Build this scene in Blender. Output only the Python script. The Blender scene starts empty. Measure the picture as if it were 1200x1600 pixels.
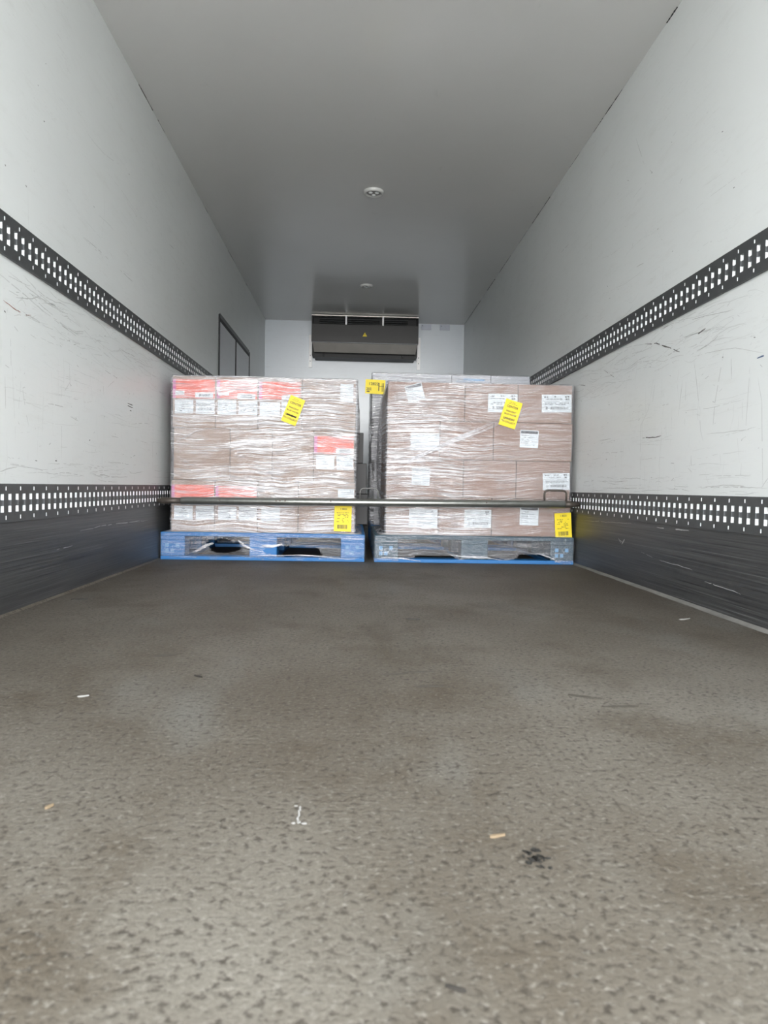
import bpy, bmesh, math, random
from mathutils import Vector, Matrix, noise

random.seed(7)
SC = bpy.context.scene
COL = SC.collection

# ------------------------------------------------------------------ camera
F_PX = 1109.0
cam_d = bpy.data.cameras.new('camera')
cam = bpy.data.objects.new('camera', cam_d)
COL.objects.link(cam)
SC.camera = cam
cam_d.sensor_fit = 'VERTICAL'
cam_d.sensor_height = 36.0
cam_d.lens = F_PX / 1600.0 * 36.0
cam_d.clip_start = 0.02
YAW, PITCH, ROLL = 0.04076, -0.03455, 0.01749
fw = Vector((math.sin(YAW) * math.cos(PITCH), math.cos(YAW) * math.cos(PITCH), math.sin(PITCH)))
rt = Vector((math.cos(YAW), -math.sin(YAW), 0))
up = rt.cross(fw)
rt2 = rt * math.cos(ROLL) + up * math.sin(ROLL)
up2 = up * math.cos(ROLL) - rt * math.sin(ROLL)
cam.matrix_world = Matrix(((rt2.x, up2.x, -fw.x, 1.1408), (rt2.y, up2.y, -fw.y, 0.0),
                           (rt2.z, up2.z, -fw.z, 0.4409), (0, 0, 0, 1)))
cam_d.dof.use_dof = True
cam_d.dof.focus_distance = 4.2
cam_d.dof.aperture_fstop = 7.5

# ------------------------------------------------------------------ sky, daylight, exposure
SKY_STRENGTH = 10.0
SUN_STRENGTH = 1.65
world = bpy.data.worlds.new('overcast_sky')
SC.world = world
world.use_nodes = True
wn = world.node_tree.nodes
wl = world.node_tree.links
wn.clear()
w_out = wn.new('ShaderNodeOutputWorld')
w_bg = wn.new('ShaderNodeBackground')
w_tc = wn.new('ShaderNodeTexCoord')
w_sep = wn.new('ShaderNodeSeparateXYZ')
w_rmp = wn.new('ShaderNodeValToRGB')
wl.new(w_tc.outputs['Generated'], w_sep.inputs[0])
wl.new(w_sep.outputs['Z'], w_rmp.inputs[0])
w_rmp.color_ramp.elements[0].color = (0.97, 0.985, 1.0, 1)
w_rmp.color_ramp.elements[1].color = (0.90, 0.955, 1.0, 1)
wl.new(w_rmp.outputs[0], w_bg.inputs[0])
w_bg.inputs[1].default_value = SKY_STRENGTH
wl.new(w_bg.outputs[0], w_out.inputs[0])

sun_d = bpy.data.lights.new('added_low_sun', 'SUN')     # added sun lamp, aimed straight in to brighten the bulkhead
sun_d.energy = SUN_STRENGTH
sun_d.angle = math.radians(10)
sun_d.color = (1.0, 0.98, 0.95)
sun = bpy.data.objects.new('added_low_sun', sun_d)
COL.objects.link(sun)
sun.location = (1.2, -6, 4)
sun.rotation_euler = Vector((0.0, 1.0, -0.035)).to_track_quat('-Z', 'Y').to_euler()

SC.view_settings.view_transform = 'Standard'
SC.view_settings.look = 'None'
SC.view_settings.gamma = 1.0
SC.view_settings.use_curve_mapping = False
SC.view_settings.exposure = 0.0
try:
    SC.cycles.max_bounces = 14
    SC.cycles.diffuse_bounces = 8
    SC.cycles.transparent_max_bounces = 24
    SC.cycles.sample_clamp_indirect = 8.0
except Exception:
    pass

# ------------------------------------------------------------------ materials
class NT:
    """A tiny wrapper to write node trees in few lines."""
    def __init__(s, name):
        s.m = bpy.data.materials.new(name)
        s.m.use_nodes = True
        s.t = s.m.node_tree
        s.t.nodes.clear()
        s.out = s.t.nodes.new('ShaderNodeOutputMaterial')

    def n(s, kind, **kw):
        nd = s.t.nodes.new('ShaderNode' + kind)
        for k, v in kw.items():
            setattr(nd, k, v)
        return nd

    def l(s, a, b):
        s.t.links.new(a, b)

    def pos(s, scale=(1, 1, 1)):
        g = s.n('NewGeometry')
        mp = s.n('Mapping')
        mp.inputs['Scale'].default_value = scale
        s.l(g.outputs['Position'], mp.inputs['Vector'])
        return mp.outputs[0]

    def noise(s, vec, scale, detail=3.0, rough=0.55):
        t = s.n('TexNoise')
        t.inputs['Scale'].default_value = scale
        t.inputs['Detail'].default_value = detail
        t.inputs['Roughness'].default_value = rough
        s.l(vec, t.inputs['Vector'])
        return t.outputs['Fac']

    def ramp(s, fac, *stops):
        r = s.n('ValToRGB')
        e = r.color_ramp.elements
        while len(e) < len(stops):
            e.new(0.5)
        for el, (p, c) in zip(e, stops):
            el.position = p
            el.color = (c, c, c, 1) if isinstance(c, (int, float)) else (c[0], c[1], c[2], 1)
        s.l(fac, r.inputs[0])
        return r.outputs[0]

    def mix(s, fac, a, b, blend='MIX'):
        x = s.n('Mix', data_type='RGBA', blend_type=blend)
        for sock, v in ((x.inputs[0], fac), (x.inputs[6], a), (x.inputs[7], b)):
            if hasattr(v, 'links'):
                s.l(v, sock)
            elif isinstance(v, (int, float)):
                sock.default_value = v if sock == x.inputs[0] else (v, v, v, 1)
            else:
                sock.default_value = (v[0], v[1], v[2], 1)
        return x.outputs[2]

    def math(s, op, a, b=0.0):
        x = s.n('Math', operation=op)
        for sock, v in ((x.inputs[0], a), (x.inputs[1], b)):
            if hasattr(v, 'links'):
                s.l(v, sock)
            else:
                sock.default_value = v
        return x.outputs[0]

    def bump(s, h, strength, dist):
        b = s.n('Bump')
        b.inputs['Strength'].default_value = strength
        b.inputs['Distance'].default_value = dist
        s.l(h, b.inputs['Height'])
        return b.outputs[0]

    def bsdf(s, col, rough=0.5, metal=0.0, normal=None, spec=0.5):
        p = s.n('BsdfPrincipled')
        for key, v in (('Base Color', col), ('Roughness', rough), ('Metallic', metal)):
            if hasattr(v, 'links'):
                s.l(v, p.inputs[key])
            elif isinstance(v, (int, float)):
                p.inputs[key].default_value = v if key != 'Base Color' else (v, v, v, 1)
            else:
                p.inputs[key].default_value = (v[0], v[1], v[2], 1)
        p.inputs['Specular IOR Level'].default_value = spec
        if normal is not None:
            s.l(normal, p.inputs['Normal'])
        return p.outputs[0]

    def done(s, shader):
        s.l(shader, s.out.inputs[0])
        return s.m


def plain(name, col, rough=0.5, metal=0.0, var=0.08, scale=25.0, spec=0.5):
    """One colour with a faint blotchy variation."""
    m = NT(name)
    f = m.noise(m.pos(), scale, 4)
    lo = tuple(c * (1 - var) for c in col)
    hi = tuple(min(1, c * (1 + var)) for c in col)
    return m.done(m.bsdf(m.mix(f, lo, hi), rough, metal, None, spec))


def wall_material(name, base):
    m = NT(name)
    v = m.pos()
    big = m.noise(v, 1.3, 4)
    c = m.mix(m.ramp(big, (0.3, 0.0), (0.75, 1.0)), tuple(x * 0.97 for x in base), tuple(x * 1.02 for x in base))
    grime = m.noise(m.pos((1, 0.9, 5)), 5.0, 6, 0.7)
    c = m.mix(m.math('MULTIPLY', m.ramp(grime, (0.55, 0.0), (0.8, 1.0)), 0.16), c, (0.42, 0.40, 0.35))
    # thin hairline scratches along the wall
    ln = m.noise(m.pos((1, 0.5, 9)), 7.0, 2)
    ln = m.math('ABSOLUTE', m.math('SUBTRACT', ln, 0.5))
    thin = m.ramp(ln, (0.0, 1.0), (0.006, 0.0))
    brk = m.ramp(m.noise(v, 4.0, 3), (0.5, 0.0), (0.62, 1.0))
    c = m.mix(m.math('MULTIPLY', m.math('MULTIPLY', thin, brk), 0.28), c, (0.25, 0.24, 0.22))
    r = m.math('ADD', m.math('MULTIPLY', grime, 0.2), 0.26)
    n = m.bump(m.noise(v, 14.0, 3), 0.06, 0.01)
    return m.done(m.bsdf(c, r, 0.0, n))


M = {}
M['wall'] = wall_material('white_grp_panel', (0.73, 0.75, 0.74))
M['back_wall'] = wall_material('white_bulkhead_panel', (0.70, 0.745, 0.79))


def ceiling_material():
    m = NT('white_ceiling_panel')
    v = m.pos()
    c = m.mix(m.noise(v, 1.5, 4), (0.62, 0.615, 0.60), (0.68, 0.675, 0.66))
    st = m.ramp(m.noise(m.pos((1, 0.6, 1)), 6.0, 5, 0.7), (0.66, 0.0), (0.78, 0.35))
    c = m.mix(st, c, (0.45, 0.44, 0.42))
    return m.done(m.bsdf(c, 0.22, 0.0, m.bump(m.noise(v, 6.0, 2), 0.04, 0.01)))


M['ceiling'] = ceiling_material()


def floor_material():
    m = NT('anti_slip_resin_floor')
    v = m.pos()
    c = m.mix(m.ramp(m.noise(v, 1.1, 5, 0.6), (0.36, 0.0), (0.64, 1.0)), (0.072, 0.060, 0.045), (0.126, 0.114, 0.095))
    warm = m.ramp(m.noise(m.pos((1.0, 0.8, 1)), 2.7, 5, 0.68), (0.50, 0.0), (0.66, 0.85))
    c = m.mix(warm, c, (0.058, 0.045, 0.030))
    cool = m.ramp(m.noise(m.pos((1.3, 0.5, 1)), 2.1, 3), (0.56, 0.0), (0.72, 0.55))
    c = m.mix(cool, c, (0.138, 0.138, 0.127))
    track = m.ramp(m.noise(m.pos((7, 0.5, 1)), 2.0, 4), (0.55, 0.0), (0.75, 0.3))
    c = m.mix(track, c, (0.078, 0.068, 0.054))
    # coarse pits of the resin, plus finer grain
    p1 = m.noise(v, 92.0, 3, 0.62)
    pit = m.ramp(p1, (0.375, 1.0), (0.465, 0.0))
    dens = m.ramp(m.noise(v, 7.0, 3), (0.33, 0.55), (0.62, 1.0))
    c = m.mix(m.math('MULTIPLY', m.math('MULTIPLY', pit, dens), 0.9), c, (0.024, 0.019, 0.014))
    fine = m.noise(v, 210.0, 2)
    c = m.mix(m.ramp(fine, (0.3, 0.35), (0.6, 0.0)), c, (0.055, 0.047, 0.038))
    c = m.mix(m.ramp(m.noise(v, 120.0, 3), (0.56, 0.0), (0.72, 0.5)), c, (0.21, 0.195, 0.17))
    h = m.math('ADD', m.math('MULTIPLY', p1, 1.0), m.math('MULTIPLY', fine, 0.25))
    return m.done(m.bsdf(c, 0.62, 0.0, m.bump(h, 0.45, 0.006), 0.35))


M['floor'] = floor_material()


def kick_material():
    m = NT('scuffed_metal_kick_plate')
    s1 = m.noise(m.pos((1, 0.30, 30)), 4.0, 7, 0.75)
    s2 = m.noise(m.pos((1, 0.45, 120)), 3.0, 4)
    c = m.mix(m.ramp(s1, (0.32, 0.0), (0.72, 1.0)), (0.034, 0.035, 0.038), (0.115, 0.115, 0.112))
    c = m.mix(m.ramp(s2, (0.60, 0.0), (0.74, 0.5)), c, (0.27, 0.27, 0.27))
    c = m.mix(m.ramp(s2, (0.30, 0.8), (0.42, 0.0)), c, (0.014, 0.014, 0.015))
    r = m.math('ADD', m.math('MULTIPLY', s1, 0.25), 0.27)
    return m.done(m.bsdf(c, r, 0.35, m.bump(s2, 0.12, 0.004)))


M['kick'] = kick_material()
M['rail'] = plain('dark_painted_steel_rail', (0.068, 0.071, 0.072), 0.45, 0.2, 0.3, 30)
M['lining'] = plain('bare_bright_metal', (0.90, 0.92, 0.92), 0.45, 0.0, 0.04)
M['tongue'] = plain('dull_grey_steel', (0.12, 0.125, 0.13), 0.45, 0.2, 0.2)
M['scuff_dark'] = plain('black_scuff', (0.13, 0.125, 0.12), 0.7, 0, 0.3)
M['scuff_mid'] = plain('grey_scuff', (0.45, 0.45, 0.44), 0.6, 0, 0.15)
M['scuff_pale'] = plain('faint_grey_scuff', (0.61, 0.62, 0.61), 0.5, 0, 0.06)
M['scuff_red'] = plain('red_brown_scratch', (0.30, 0.10, 0.07), 0.7, 0, 0.2)
M['scuff_blue'] = plain('blue_scratch', (0.05, 0.10, 0.20), 0.7, 0, 0.2)
M['scuff_white'] = plain('bright_gouge', (0.42, 0.42, 0.41), 0.5, 0, 0.1)
M['black'] = plain('black_rubber', (0.012, 0.012, 0.013), 0.6, 0, 0.2)
M['seal'] = plain('grey_sealant', (0.155, 0.15, 0.138), 0.7, 0, 0.4, 14)
M['door_panel'] = wall_material('grey_side_door_panel', (0.62, 0.63, 0.66))
M['asphalt'] = plain('concrete_yard', (0.42, 0.41, 0.39), 0.9, 0, 0.15, 1.5)
M['unit_dark'] = plain('dark_grey_metal_casing', (0.020, 0.019, 0.018), 0.40, 0.0, 0.18, 4)
M['unit_mid'] = plain('stainless_drip_tray', (0.42, 0.40, 0.37), 0.34, 0.85, 0.2, 6)
M['white_metal'] = plain('white_powder_coat', (0.95, 0.95, 0.96), 0.3)
M['plate'] = plain('pale_grey_plastic', (0.55, 0.58, 0.66), 0.5)
M['light_ring'] = plain('pale_plastic_ring', (0.62, 0.62, 0.60), 0.25)
M['light_core'] = plain('grey_lamp_recess', (0.24, 0.24, 0.23), 0.3)
M['lens'] = plain('clear_lamp_lens', (0.85, 0.87, 0.86), 0.12)
M['yellow'] = plain('yellow_paper', (0.74, 0.58, 0.006), 0.55, 0, 0.03, 12)
M['ink'] = plain('black_ink', (0.018, 0.016, 0.014), 0.6)
M['ink_grey'] = plain('grey_ink', (0.07, 0.075, 0.085), 0.6)
M['ink_pale'] = plain('pale_grey_ink', (0.24, 0.27, 0.29), 0.6)
M['ink_blue'] = plain('pale_blue_ink', (0.22, 0.42, 0.66), 0.6)
M['paper'] = plain('white_paper', (0.60, 0.655, 0.69), 0.5, 0, 0.02)
M['red_band'] = plain('orange_red_print', (0.66, 0.075, 0.035), 0.5, 0, 0.12, 14)
M['magenta'] = plain('magenta_print', (0.50, 0.06, 0.27), 0.5, 0, 0.08)
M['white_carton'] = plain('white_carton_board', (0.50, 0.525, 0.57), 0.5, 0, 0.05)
M['shaded_dark_carton'] = plain('shaded_dark_carton_board', (0.045, 0.045, 0.048), 0.5, 0, 0.08)  # dark board, made deeper to stand in for shade in the gap
M['shaded_white_carton'] = plain('shaded_white_carton_board', (0.25, 0.255, 0.275), 0.5, 0, 0.08)  # darker copy of the white board, shade put into its colour
M['tube'] = plain('worn_steel_tube', (0.25, 0.255, 0.24), 0.30, 0.85, 0.28, 16)
M['dark_steel'] = plain('rusty_dark_steel', (0.085, 0.072, 0.062), 0.5, 0.5, 0.35, 30)
M['rod_pale'] = plain('zinc_rod', (0.17, 0.17, 0.165), 0.45, 0.6)
M['splinter'] = plain('raw_pine', (0.17, 0.125, 0.075), 0.7, 0, 0.2, 60)
M['twig'] = plain('dark_wood_sliver', (0.020, 0.017, 0.013), 0.7, 0, 0.3, 60)
M['flake'] = plain('white_paint_flake', (0.22, 0.215, 0.20), 0.7, 0, 0.1, 60)
M['chalk'] = plain('white_chalk', (0.30, 0.295, 0.28), 0.8, 0, 0.1, 80)
M['stain'] = plain('black_grease', (0.014, 0.013, 0.011), 0.6, 0, 0.3, 80)
M['smear'] = plain('dark_smear', (0.050, 0.043, 0.033), 0.6, 0, 0.25, 50)


def cardboard_material(name, base):
    m = NT(name)
    v = m.pos()
    c = m.mix(m.noise(v, 5.0, 4), tuple(x * 0.92 for x in base), tuple(x * 1.05 for x in base))
    flute = m.noise(m.pos((220, 220, 3)), 1.0, 2)
    c = m.mix(m.math('MULTIPLY', flute, 0.12), c, tuple(x * 0.75 for x in base))
    return m.done(m.bsdf(c, 0.75, 0.0, None, 0.3))


M['card'] = cardboard_material('brown_corrugated_board', (0.290, 0.198, 0.150))
M['card_pink'] = cardboard_material('pinkish_brown_board', (0.275, 0.180, 0.142))


def pallet_material(name, lo, hi):
    m = NT(name)
    grain = m.noise(m.pos((2, 14, 40)), 3.0, 5, 0.65)
    c = m.mix(grain, lo, hi)
    chip = m.ramp(m.noise(m.pos((4, 6, 14)), 6.0, 4, 0.7), (0.63, 0.0), (0.72, 0.7))
    c = m.mix(chip, c, (0.20, 0.20, 0.18))
    return m.done(m.bsdf(c, 0.6, 0.0, m.bump(grain, 0.2, 0.004)))


M['pallet'] = pallet_material('blue_painted_pallet_wood', (0.010, 0.100, 0.29), (0.022, 0.18, 0.46))
M['pallet_worn'] = pallet_material('greyed_blue_pallet_wood', (0.014, 0.040, 0.060), (0.036, 0.085, 0.122))
M['pallet_mark'] = plain('pale_blue_stencil_paint', (0.10, 0.26, 0.46), 0.6, 0, 0.2, 30)


def film_material(name, body, streak, seed, thick=None):
    """Clear stretch film: see-through, glossy, whiter where it bunches up in horizontal strands."""
    m = NT(name)
    g = m.n('NewGeometry')
    sp = m.n('SeparateXYZ')
    m.l(g.outputs['Position'], sp.inputs[0])
    u = m.math('ADD', sp.outputs['X'], sp.outputs['Y'])
    warp = m.noise(m.pos((1, 1, 1)), 2.2, 2)
    zz = m.math('ADD', sp.outputs['Z'], m.math('MULTIPLY', warp, 0.10))
    cb = m.n('CombineXYZ')
    m.l(m.math('MULTIPLY', u, 1.8), cb.inputs[0])
    m.l(m.math('MULTIPLY', zz, 125.0), cb.inputs[2])
    cb.inputs[1].default_value = seed
    s1 = m.noise(cb.outputs[0], 1.0, 4, 0.6)
    cb2 = m.n('CombineXYZ')
    m.l(m.math('MULTIPLY', u, 2.4), cb2.inputs[0])
    m.l(m.math('MULTIPLY', zz, 320.0), cb2.inputs[2])
    cb2.inputs[1].default_value = seed + 3
    s2 = m.noise(cb2.outputs[0], 1.0, 3)
    patch = m.ramp(m.noise(m.pos((1.5, 1.5, 2.6)), 2.0, 3), (0.36, 0.15), (0.60, 1.0))
    if thick:
        # more layers of film towards one side of the load: (x where thin, x where thick)
        mr = m.n('MapRange', interpolation_type='SMOOTHSTEP')
        m.l(sp.outputs['X'], mr.inputs['Value'])
        lo, hi = sorted(thick[:2])
        a0, a1 = (thick[2], 1.0) if thick[0] < thick[1] else (1.0, thick[2])
        for key, val in (('From Min', lo), ('From Max', hi), ('To Min', a0), ('To Max', a1)):
            mr.inputs[key].default_value = val
        rnd = m.ramp(m.noise(m.pos((2.2, 1.5, 5.0)), 2.0, 3), (0.34, 0.25), (0.52, 1.0))
        patch = m.math('MULTIPLY', mr.outputs[0], rnd)
    st = m.math('ADD', m.math('MULTIPLY', m.ramp(s1, (0.46, 0.0), (0.56, 1.0)), 0.50),
                m.math('MULTIPLY', m.ramp(s2, (0.50, 0.0), (0.57, 1.0)), 0.62))
    fac = m.math('ADD', body, m.math('MULTIPLY', m.math('MULTIPLY', st, patch), streak))
    fac = m.math('MINIMUM', fac, 0.85)
    h = m.math('ADD', m.math('MULTIPLY', s1, 1.0), m.math('MULTIPLY', s2, 0.4))
    nrm = m.bump(h, 1.0, 0.008)
    gl = m.n('BsdfGlossy')
    gl.inputs['Roughness'].default_value = 0.22
    gl.inputs['Color'].default_value = (0.95, 0.95, 0.97, 1)
    m.l(nrm, gl.inputs['Normal'])
    df = m.n('BsdfDiffuse')
    df.inputs['Color'].default_value = (0.86, 0.86, 0.90, 1)
    m.l(nrm, df.inputs['Normal'])
    mx = m.n('MixShader')
    mx.inputs[0].default_value = 0.45
    m.l(df.outputs[0], mx.inputs[1])
    m.l(gl.outputs[0], mx.inputs[2])
    tr = m.n('BsdfTransparent')
    tr.inputs['Color'].default_value = (0.96, 0.96, 0.965, 1)
    o = m.n('MixShader')
    m.l(fac, o.inputs[0])
    m.l(tr.outputs[0], o.inputs[1])
    m.l(mx.outputs[0], o.inputs[2])
    return m.done(o.outputs[0])


M['film'] = film_material('clear_stretch_film', 0.13, 1.0, 0.0, (0.05, 0.60, 0.5))
M['film_b'] = film_material('clear_stretch_film_thin', 0.09, 0.95, 5.0, (2.30, 1.45, 0.30))
M['film_low'] = film_material('low_stretch_film', 0.06, 0.24, 2.0)  # clearer, less streaked film around the pallet
M['film_low_b'] = film_material('low_stretch_film_b', 0.09, 0.20, 3.0)  # right load's version of the film around the pallet, few streaks
M['film_fold'] = film_material('bunched_stretch_film', 0.26, 0.5, 9.0)

# ------------------------------------------------------------------ mesh helpers
ORG = {}


class MB:
    """Collects shapes given in world coordinates and links them as one mesh object."""
    def __init__(s):
        s.b = bmesh.new()

    def box(s, x0, x1, y0, y1, z0, z1, bev=0.0, seg=1):
        if bev > 0:
            t = bmesh.new()
            bmesh.ops.create_cube(t, size=1)
            for v in t.verts:
                v.co = Vector(((x0 + x1) / 2 + v.co.x * (x1 - x0), (y0 + y1) / 2 + v.co.y * (y1 - y0),
                               (z0 + z1) / 2 + v.co.z * (z1 - z0)))
            bmesh.ops.bevel(t, geom=t.edges[:], offset=bev, segments=seg, affect='EDGES', profile=0.6)
            me = bpy.data.meshes.new('tmp')
            t.to_mesh(me)
            t.free()
            s.b.from_mesh(me)
            bpy.data.meshes.remove(me)
            return s
        v = [s.b.verts.new(p) for p in ((x0, y0, z0), (x1, y0, z0), (x1, y1, z0), (x0, y1, z0),
                                        (x0, y0, z1), (x1, y0, z1), (x1, y1, z1), (x0, y1, z1))]
        for f in ((3, 2, 1, 0), (4, 5, 6, 7), (0, 1, 5, 4), (1, 2, 6, 5), (2, 3, 7, 6), (3, 0, 4, 7)):
            s.b.faces.new([v[i] for i in f])
        return s

    def quad(s, *pts):
        s.b.faces.new([s.b.verts.new(p) for p in pts])
        return s

    def slab(s, pts, nrm, th):
        """A polygon given as outline, thickened along -nrm."""
        n = Vector(nrm).normalized() * th
        a = [s.b.verts.new(Vector(p)) for p in pts]
        b = [s.b.verts.new(Vector(p) - n) for p in pts]
        s.b.faces.new(a)
        s.b.faces.new(b[::-1])
        k = len(a)
        for i in range(k):
            j = (i + 1) % k
            s.b.faces.new((a[j], a[i], b[i], b[j]))
        return s

    def tube(s, path, r, seg=14, cap=True):
        path = [Vector(p) for p in path]
        rr = r if isinstance(r, (list, tuple)) else [r] * len(path)
        rings = []
        ref = None
        for i, p in enumerate(path):
            d = (path[min(i + 1, len(path) - 1)] - path[max(i - 1, 0)]).normalized()
            if ref is None:
                ref = Vector((0, 1, 0)) if abs(d.y) < 0.9 else Vector((1, 0, 0))
            u = (ref - d * ref.dot(d)).normalized()
            w = d.cross(u)
            rings.append([s.b.verts.new(p + (u * math.cos(a) + w * math.sin(a)) * rr[i])
                          for a in [2 * math.pi * k / seg for k in range(seg)]])
        for a, b in zip(rings, rings[1:]):
            for k in range(seg):
                f = s.b.faces.new((a[k], a[(k + 1) % seg], b[(k + 1) % seg], b[k]))
                f.smooth = True
        if cap:
            s.b.faces.new(rings[0][::-1])
            s.b.faces.new(rings[-1])
        return s

    def lathe(s, c, prof, seg=40):
        """Profile of (radius, z) turned about the vertical axis through c."""
        rings = []
        for r, z in prof:
            rings.append([s.b.verts.new((c[0] + r * math.cos(2 * math.pi * k / seg),
                                         c[1] + r * math.sin(2 * math.pi * k / seg), c[2] + z)) for k in range(seg)])
        for a, b in zip(rings, rings[1:]):
            for k in range(seg):
                f = s.b.faces.new((a[k], a[(k + 1) % seg], b[(k + 1) % seg], b[k]))
                f.smooth = True
        s.b.faces.new(rings[-1])
        return s

    def text(s, body, size, place, align='CENTER', bold=0.0, stretch=1.0):
        """Flat lettering; place(u, v) gives the world point of a spot on the sheet."""
        cu = bpy.data.curves.new('t', 'FONT')
        cu.body = body
        cu.size = 1.0
        cu.resolution_u = 3
        cu.align_x = align
        cu.align_y = 'CENTER'
        cu.offset = bold / size * .5
        ob = bpy.data.objects.new('t', cu)
        COL.objects.link(ob)
        dg = bpy.context.evaluated_depsgraph_get()
        me = bpy.data.meshes.new_from_object(ob.evaluated_get(dg))
        for v in me.vertices:
            v.co = place(v.co.x * size * stretch, v.co.y * size)
        s.b.from_mesh(me)
        bpy.data.objects.remove(ob)
        bpy.data.curves.remove(cu)
        bpy.data.meshes.remove(me)
        return s

    def build(s, name, mat, parent=None, origin=None):
        if parent is not None:
            o = ORG[parent.name].copy()
        elif origin is not None:
            o = Vector(origin)
        else:
            if s.b.verts:
                xs = [v.co for v in s.b.verts]
                o = Vector((sum(c.x for c in xs) / len(xs), sum(c.y for c in xs) / len(xs), min(c.z for c in xs)))
            else:
                o = Vector((0, 0, 0))
        for v in s.b.verts:
            v.co -= o
        me = bpy.data.meshes.new(name)
        s.b.normal_update()
        s.b.to_mesh(me)
        s.b.free()
        for mm in (mat if isinstance(mat, (list, tuple)) else [mat]):
            me.materials.append(mm)
        ob = bpy.data.objects.new(name, me)
        COL.objects.link(ob)
        ORG[ob.name] = o
        if parent is not None:
            ob.parent = parent
        else:
            ob.location = o
        return ob


def empty(name, loc):
    e = bpy.data.objects.new(name, None)
    e.empty_display_size = 0.1
    e.location = loc
    COL.objects.link(e)
    ORG[e.name] = Vector(loc)
    return e


def tag(o, label, cat=None, group=None, kind=None):
    if label:
        o['label'] = label
    if cat:
        o['category'] = cat
    if group:
        o['group'] = group
    if kind:
        o['kind'] = kind
    return o


def structure(name, mb, mat, label, cat, parent=None):
    o = mb.build(name, mat, parent)
    return tag(o, label, cat, None, 'structure')


# ------------------------------------------------------------------ setting: the insulated truck body
W, H, YB, YR = 2.46, 2.4785, 8.855, 0.0        # inside width, height, bulkhead, rear edge
T = 0.07
structure('ground', MB().box(-30, 32, -60, 12, -1.25, -1.15), M['asphalt'],
          'pale concrete yard outside behind the open truck body', 'ground')
floor = structure('floor', MB().box(-T, W + T, YR, YB + T, -0.12, 0.0), M['floor'],
                  'worn greyish brown anti-slip truck floor with dark pits', 'floor')
structure('ceiling', MB().box(-T, W + T, YR, YB + T, H, H + 0.09), M['ceiling'],
          'smooth grey-white ceiling of the truck body', 'ceiling')
wall_l = structure('wall_left', MB().box(-T, 0, YR, YB + T, 0, H), M['wall'],
                   'white scratched panel wall on the left', 'wall')
wall_r = structure('wall_right', MB().box(W, W + T, YR, YB + T, 0, H), M['wall'],
                   'white scratched panel wall on the right', 'wall')
structure('wall_back', MB().box(0, W, YB, YB + T, 0, H), M['back_wall'],
          'pale blue-white bulkhead at the far end', 'wall')

# kick plates
kick_l = structure('baseboard_left', MB().box(0, 0.005, YR, YB, 0, 0.3056, 0.001), M['kick'],
                   'dark scuffed metal kick plate low on the left wall', 'kick plate')
kick_r = structure('baseboard_right', MB().box(W - 0.005, W, YR, YB, 0, 0.3056, 0.001), M['kick'],
                   'dark scuffed metal kick plate low on the right wall', 'kick plate')
# sealed floor edges and ceiling joint
mb = MB()
prev = None
for i in range(0, 221):
    y = YR + (YB - YR) * i / 220
    w_ = .013 + .007 * noise.noise(Vector((y * 5, 1, 0))) + .004 * noise.noise(Vector((y * 19, 2, 0)))
    cur = [mb.b.verts.new(p) for p in ((W - .0049, y, .012), (W - .005 - w_ * .5, y, .0045), (W - .005 - w_, y, .0008))]
    if prev:
        for k in range(2):
            mb.b.faces.new((prev[k], prev[k + 1], cur[k + 1], cur[k]))
    prev = cur
structure('trim_1', mb, M['seal'], 'pale grey sealant fillet along the right floor edge', 'sealant')
mb = MB()
mb.slab([(0.014, YR, 0.001), (0.014, YB, 0.001), (0.005, YB, 0.008), (0.005, YR, 0.008)], (0.5, 0, 0.9), 0.001)
structure('trim_2', mb, M['floor'], 'grey sealant fillet along the left floor edge', 'sealant')
mb = MB()
for y0, y1, w in ((3.0, 3.10, .010), (3.62, 3.86, .006), (3.9, 4.05, .004), (4.95, 5.45, .006), (6.2, 6.7, .005), (6.9, 7.3, .008), (7.7, 8.5, .006),
                  (4.3, 4.5, .003), (5.6, 5.9, .003)):
    k = 10
    for i in range(k):
        a, b = y0 + (y1 - y0) * i / k, y0 + (y1 - y0) * (i + 1) / k
        ww = w * (0.25 + 0.4 * random.random())
        mb.box(W - ww, W - 0.0002, a, b, H - ww * 0.8, H - 0.0002)
structure('trim_3', mb, M['black'], 'dark broken gap along the right ceiling joint', 'joint gap')
mb = MB()
for y0, y1, w in ((3.75, 4.0, .007), (4.1, 4.25, .005), (5.35, 5.45, .005), (6.3, 6.6, .005), (7.3, 7.4, .010)):
    for i in range(8):
        a, b = y0 + (y1 - y0) * i / 8, y0 + (y1 - y0) * (i + 1) / 8
        ww = w * (0.2 + 0.4 * random.random())
        mb.box(0.0002, ww, a, b, H - ww * 0.8, H - 0.0002)
structure('trim_4', mb, M['scuff_dark'], 'dark broken gap along the left ceiling joint', 'joint gap')

# side door in the left wall
door = structure('door_1', MB().box(0.0005, 0.004, 5.935, 7.545, 0.31, 1.80), M['door_panel'],
                 'grey two-leaf side door low in the left wall near the bulkhead', 'door')
mb = MB()
mb.box(0.0, 0.008, 5.905, 5.94, 0.31, 1.835)
mb.box(0.0, 0.008, 7.54, 7.575, 0.31, 1.835)
mb.box(0.0, 0.008, 6.70, 6.745, 0.31, 1.80)
mb.box(0.0, 0.008, 5.94, 7.54, 1.785, 1.812)
mb.build('door_seal', M['black'], door)
MB().box(0.0, 0.006, 5.94, 7.54, 1.813, 1.85).build('door_header', M['tongue'], door)


R = random.Random(3)


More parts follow.
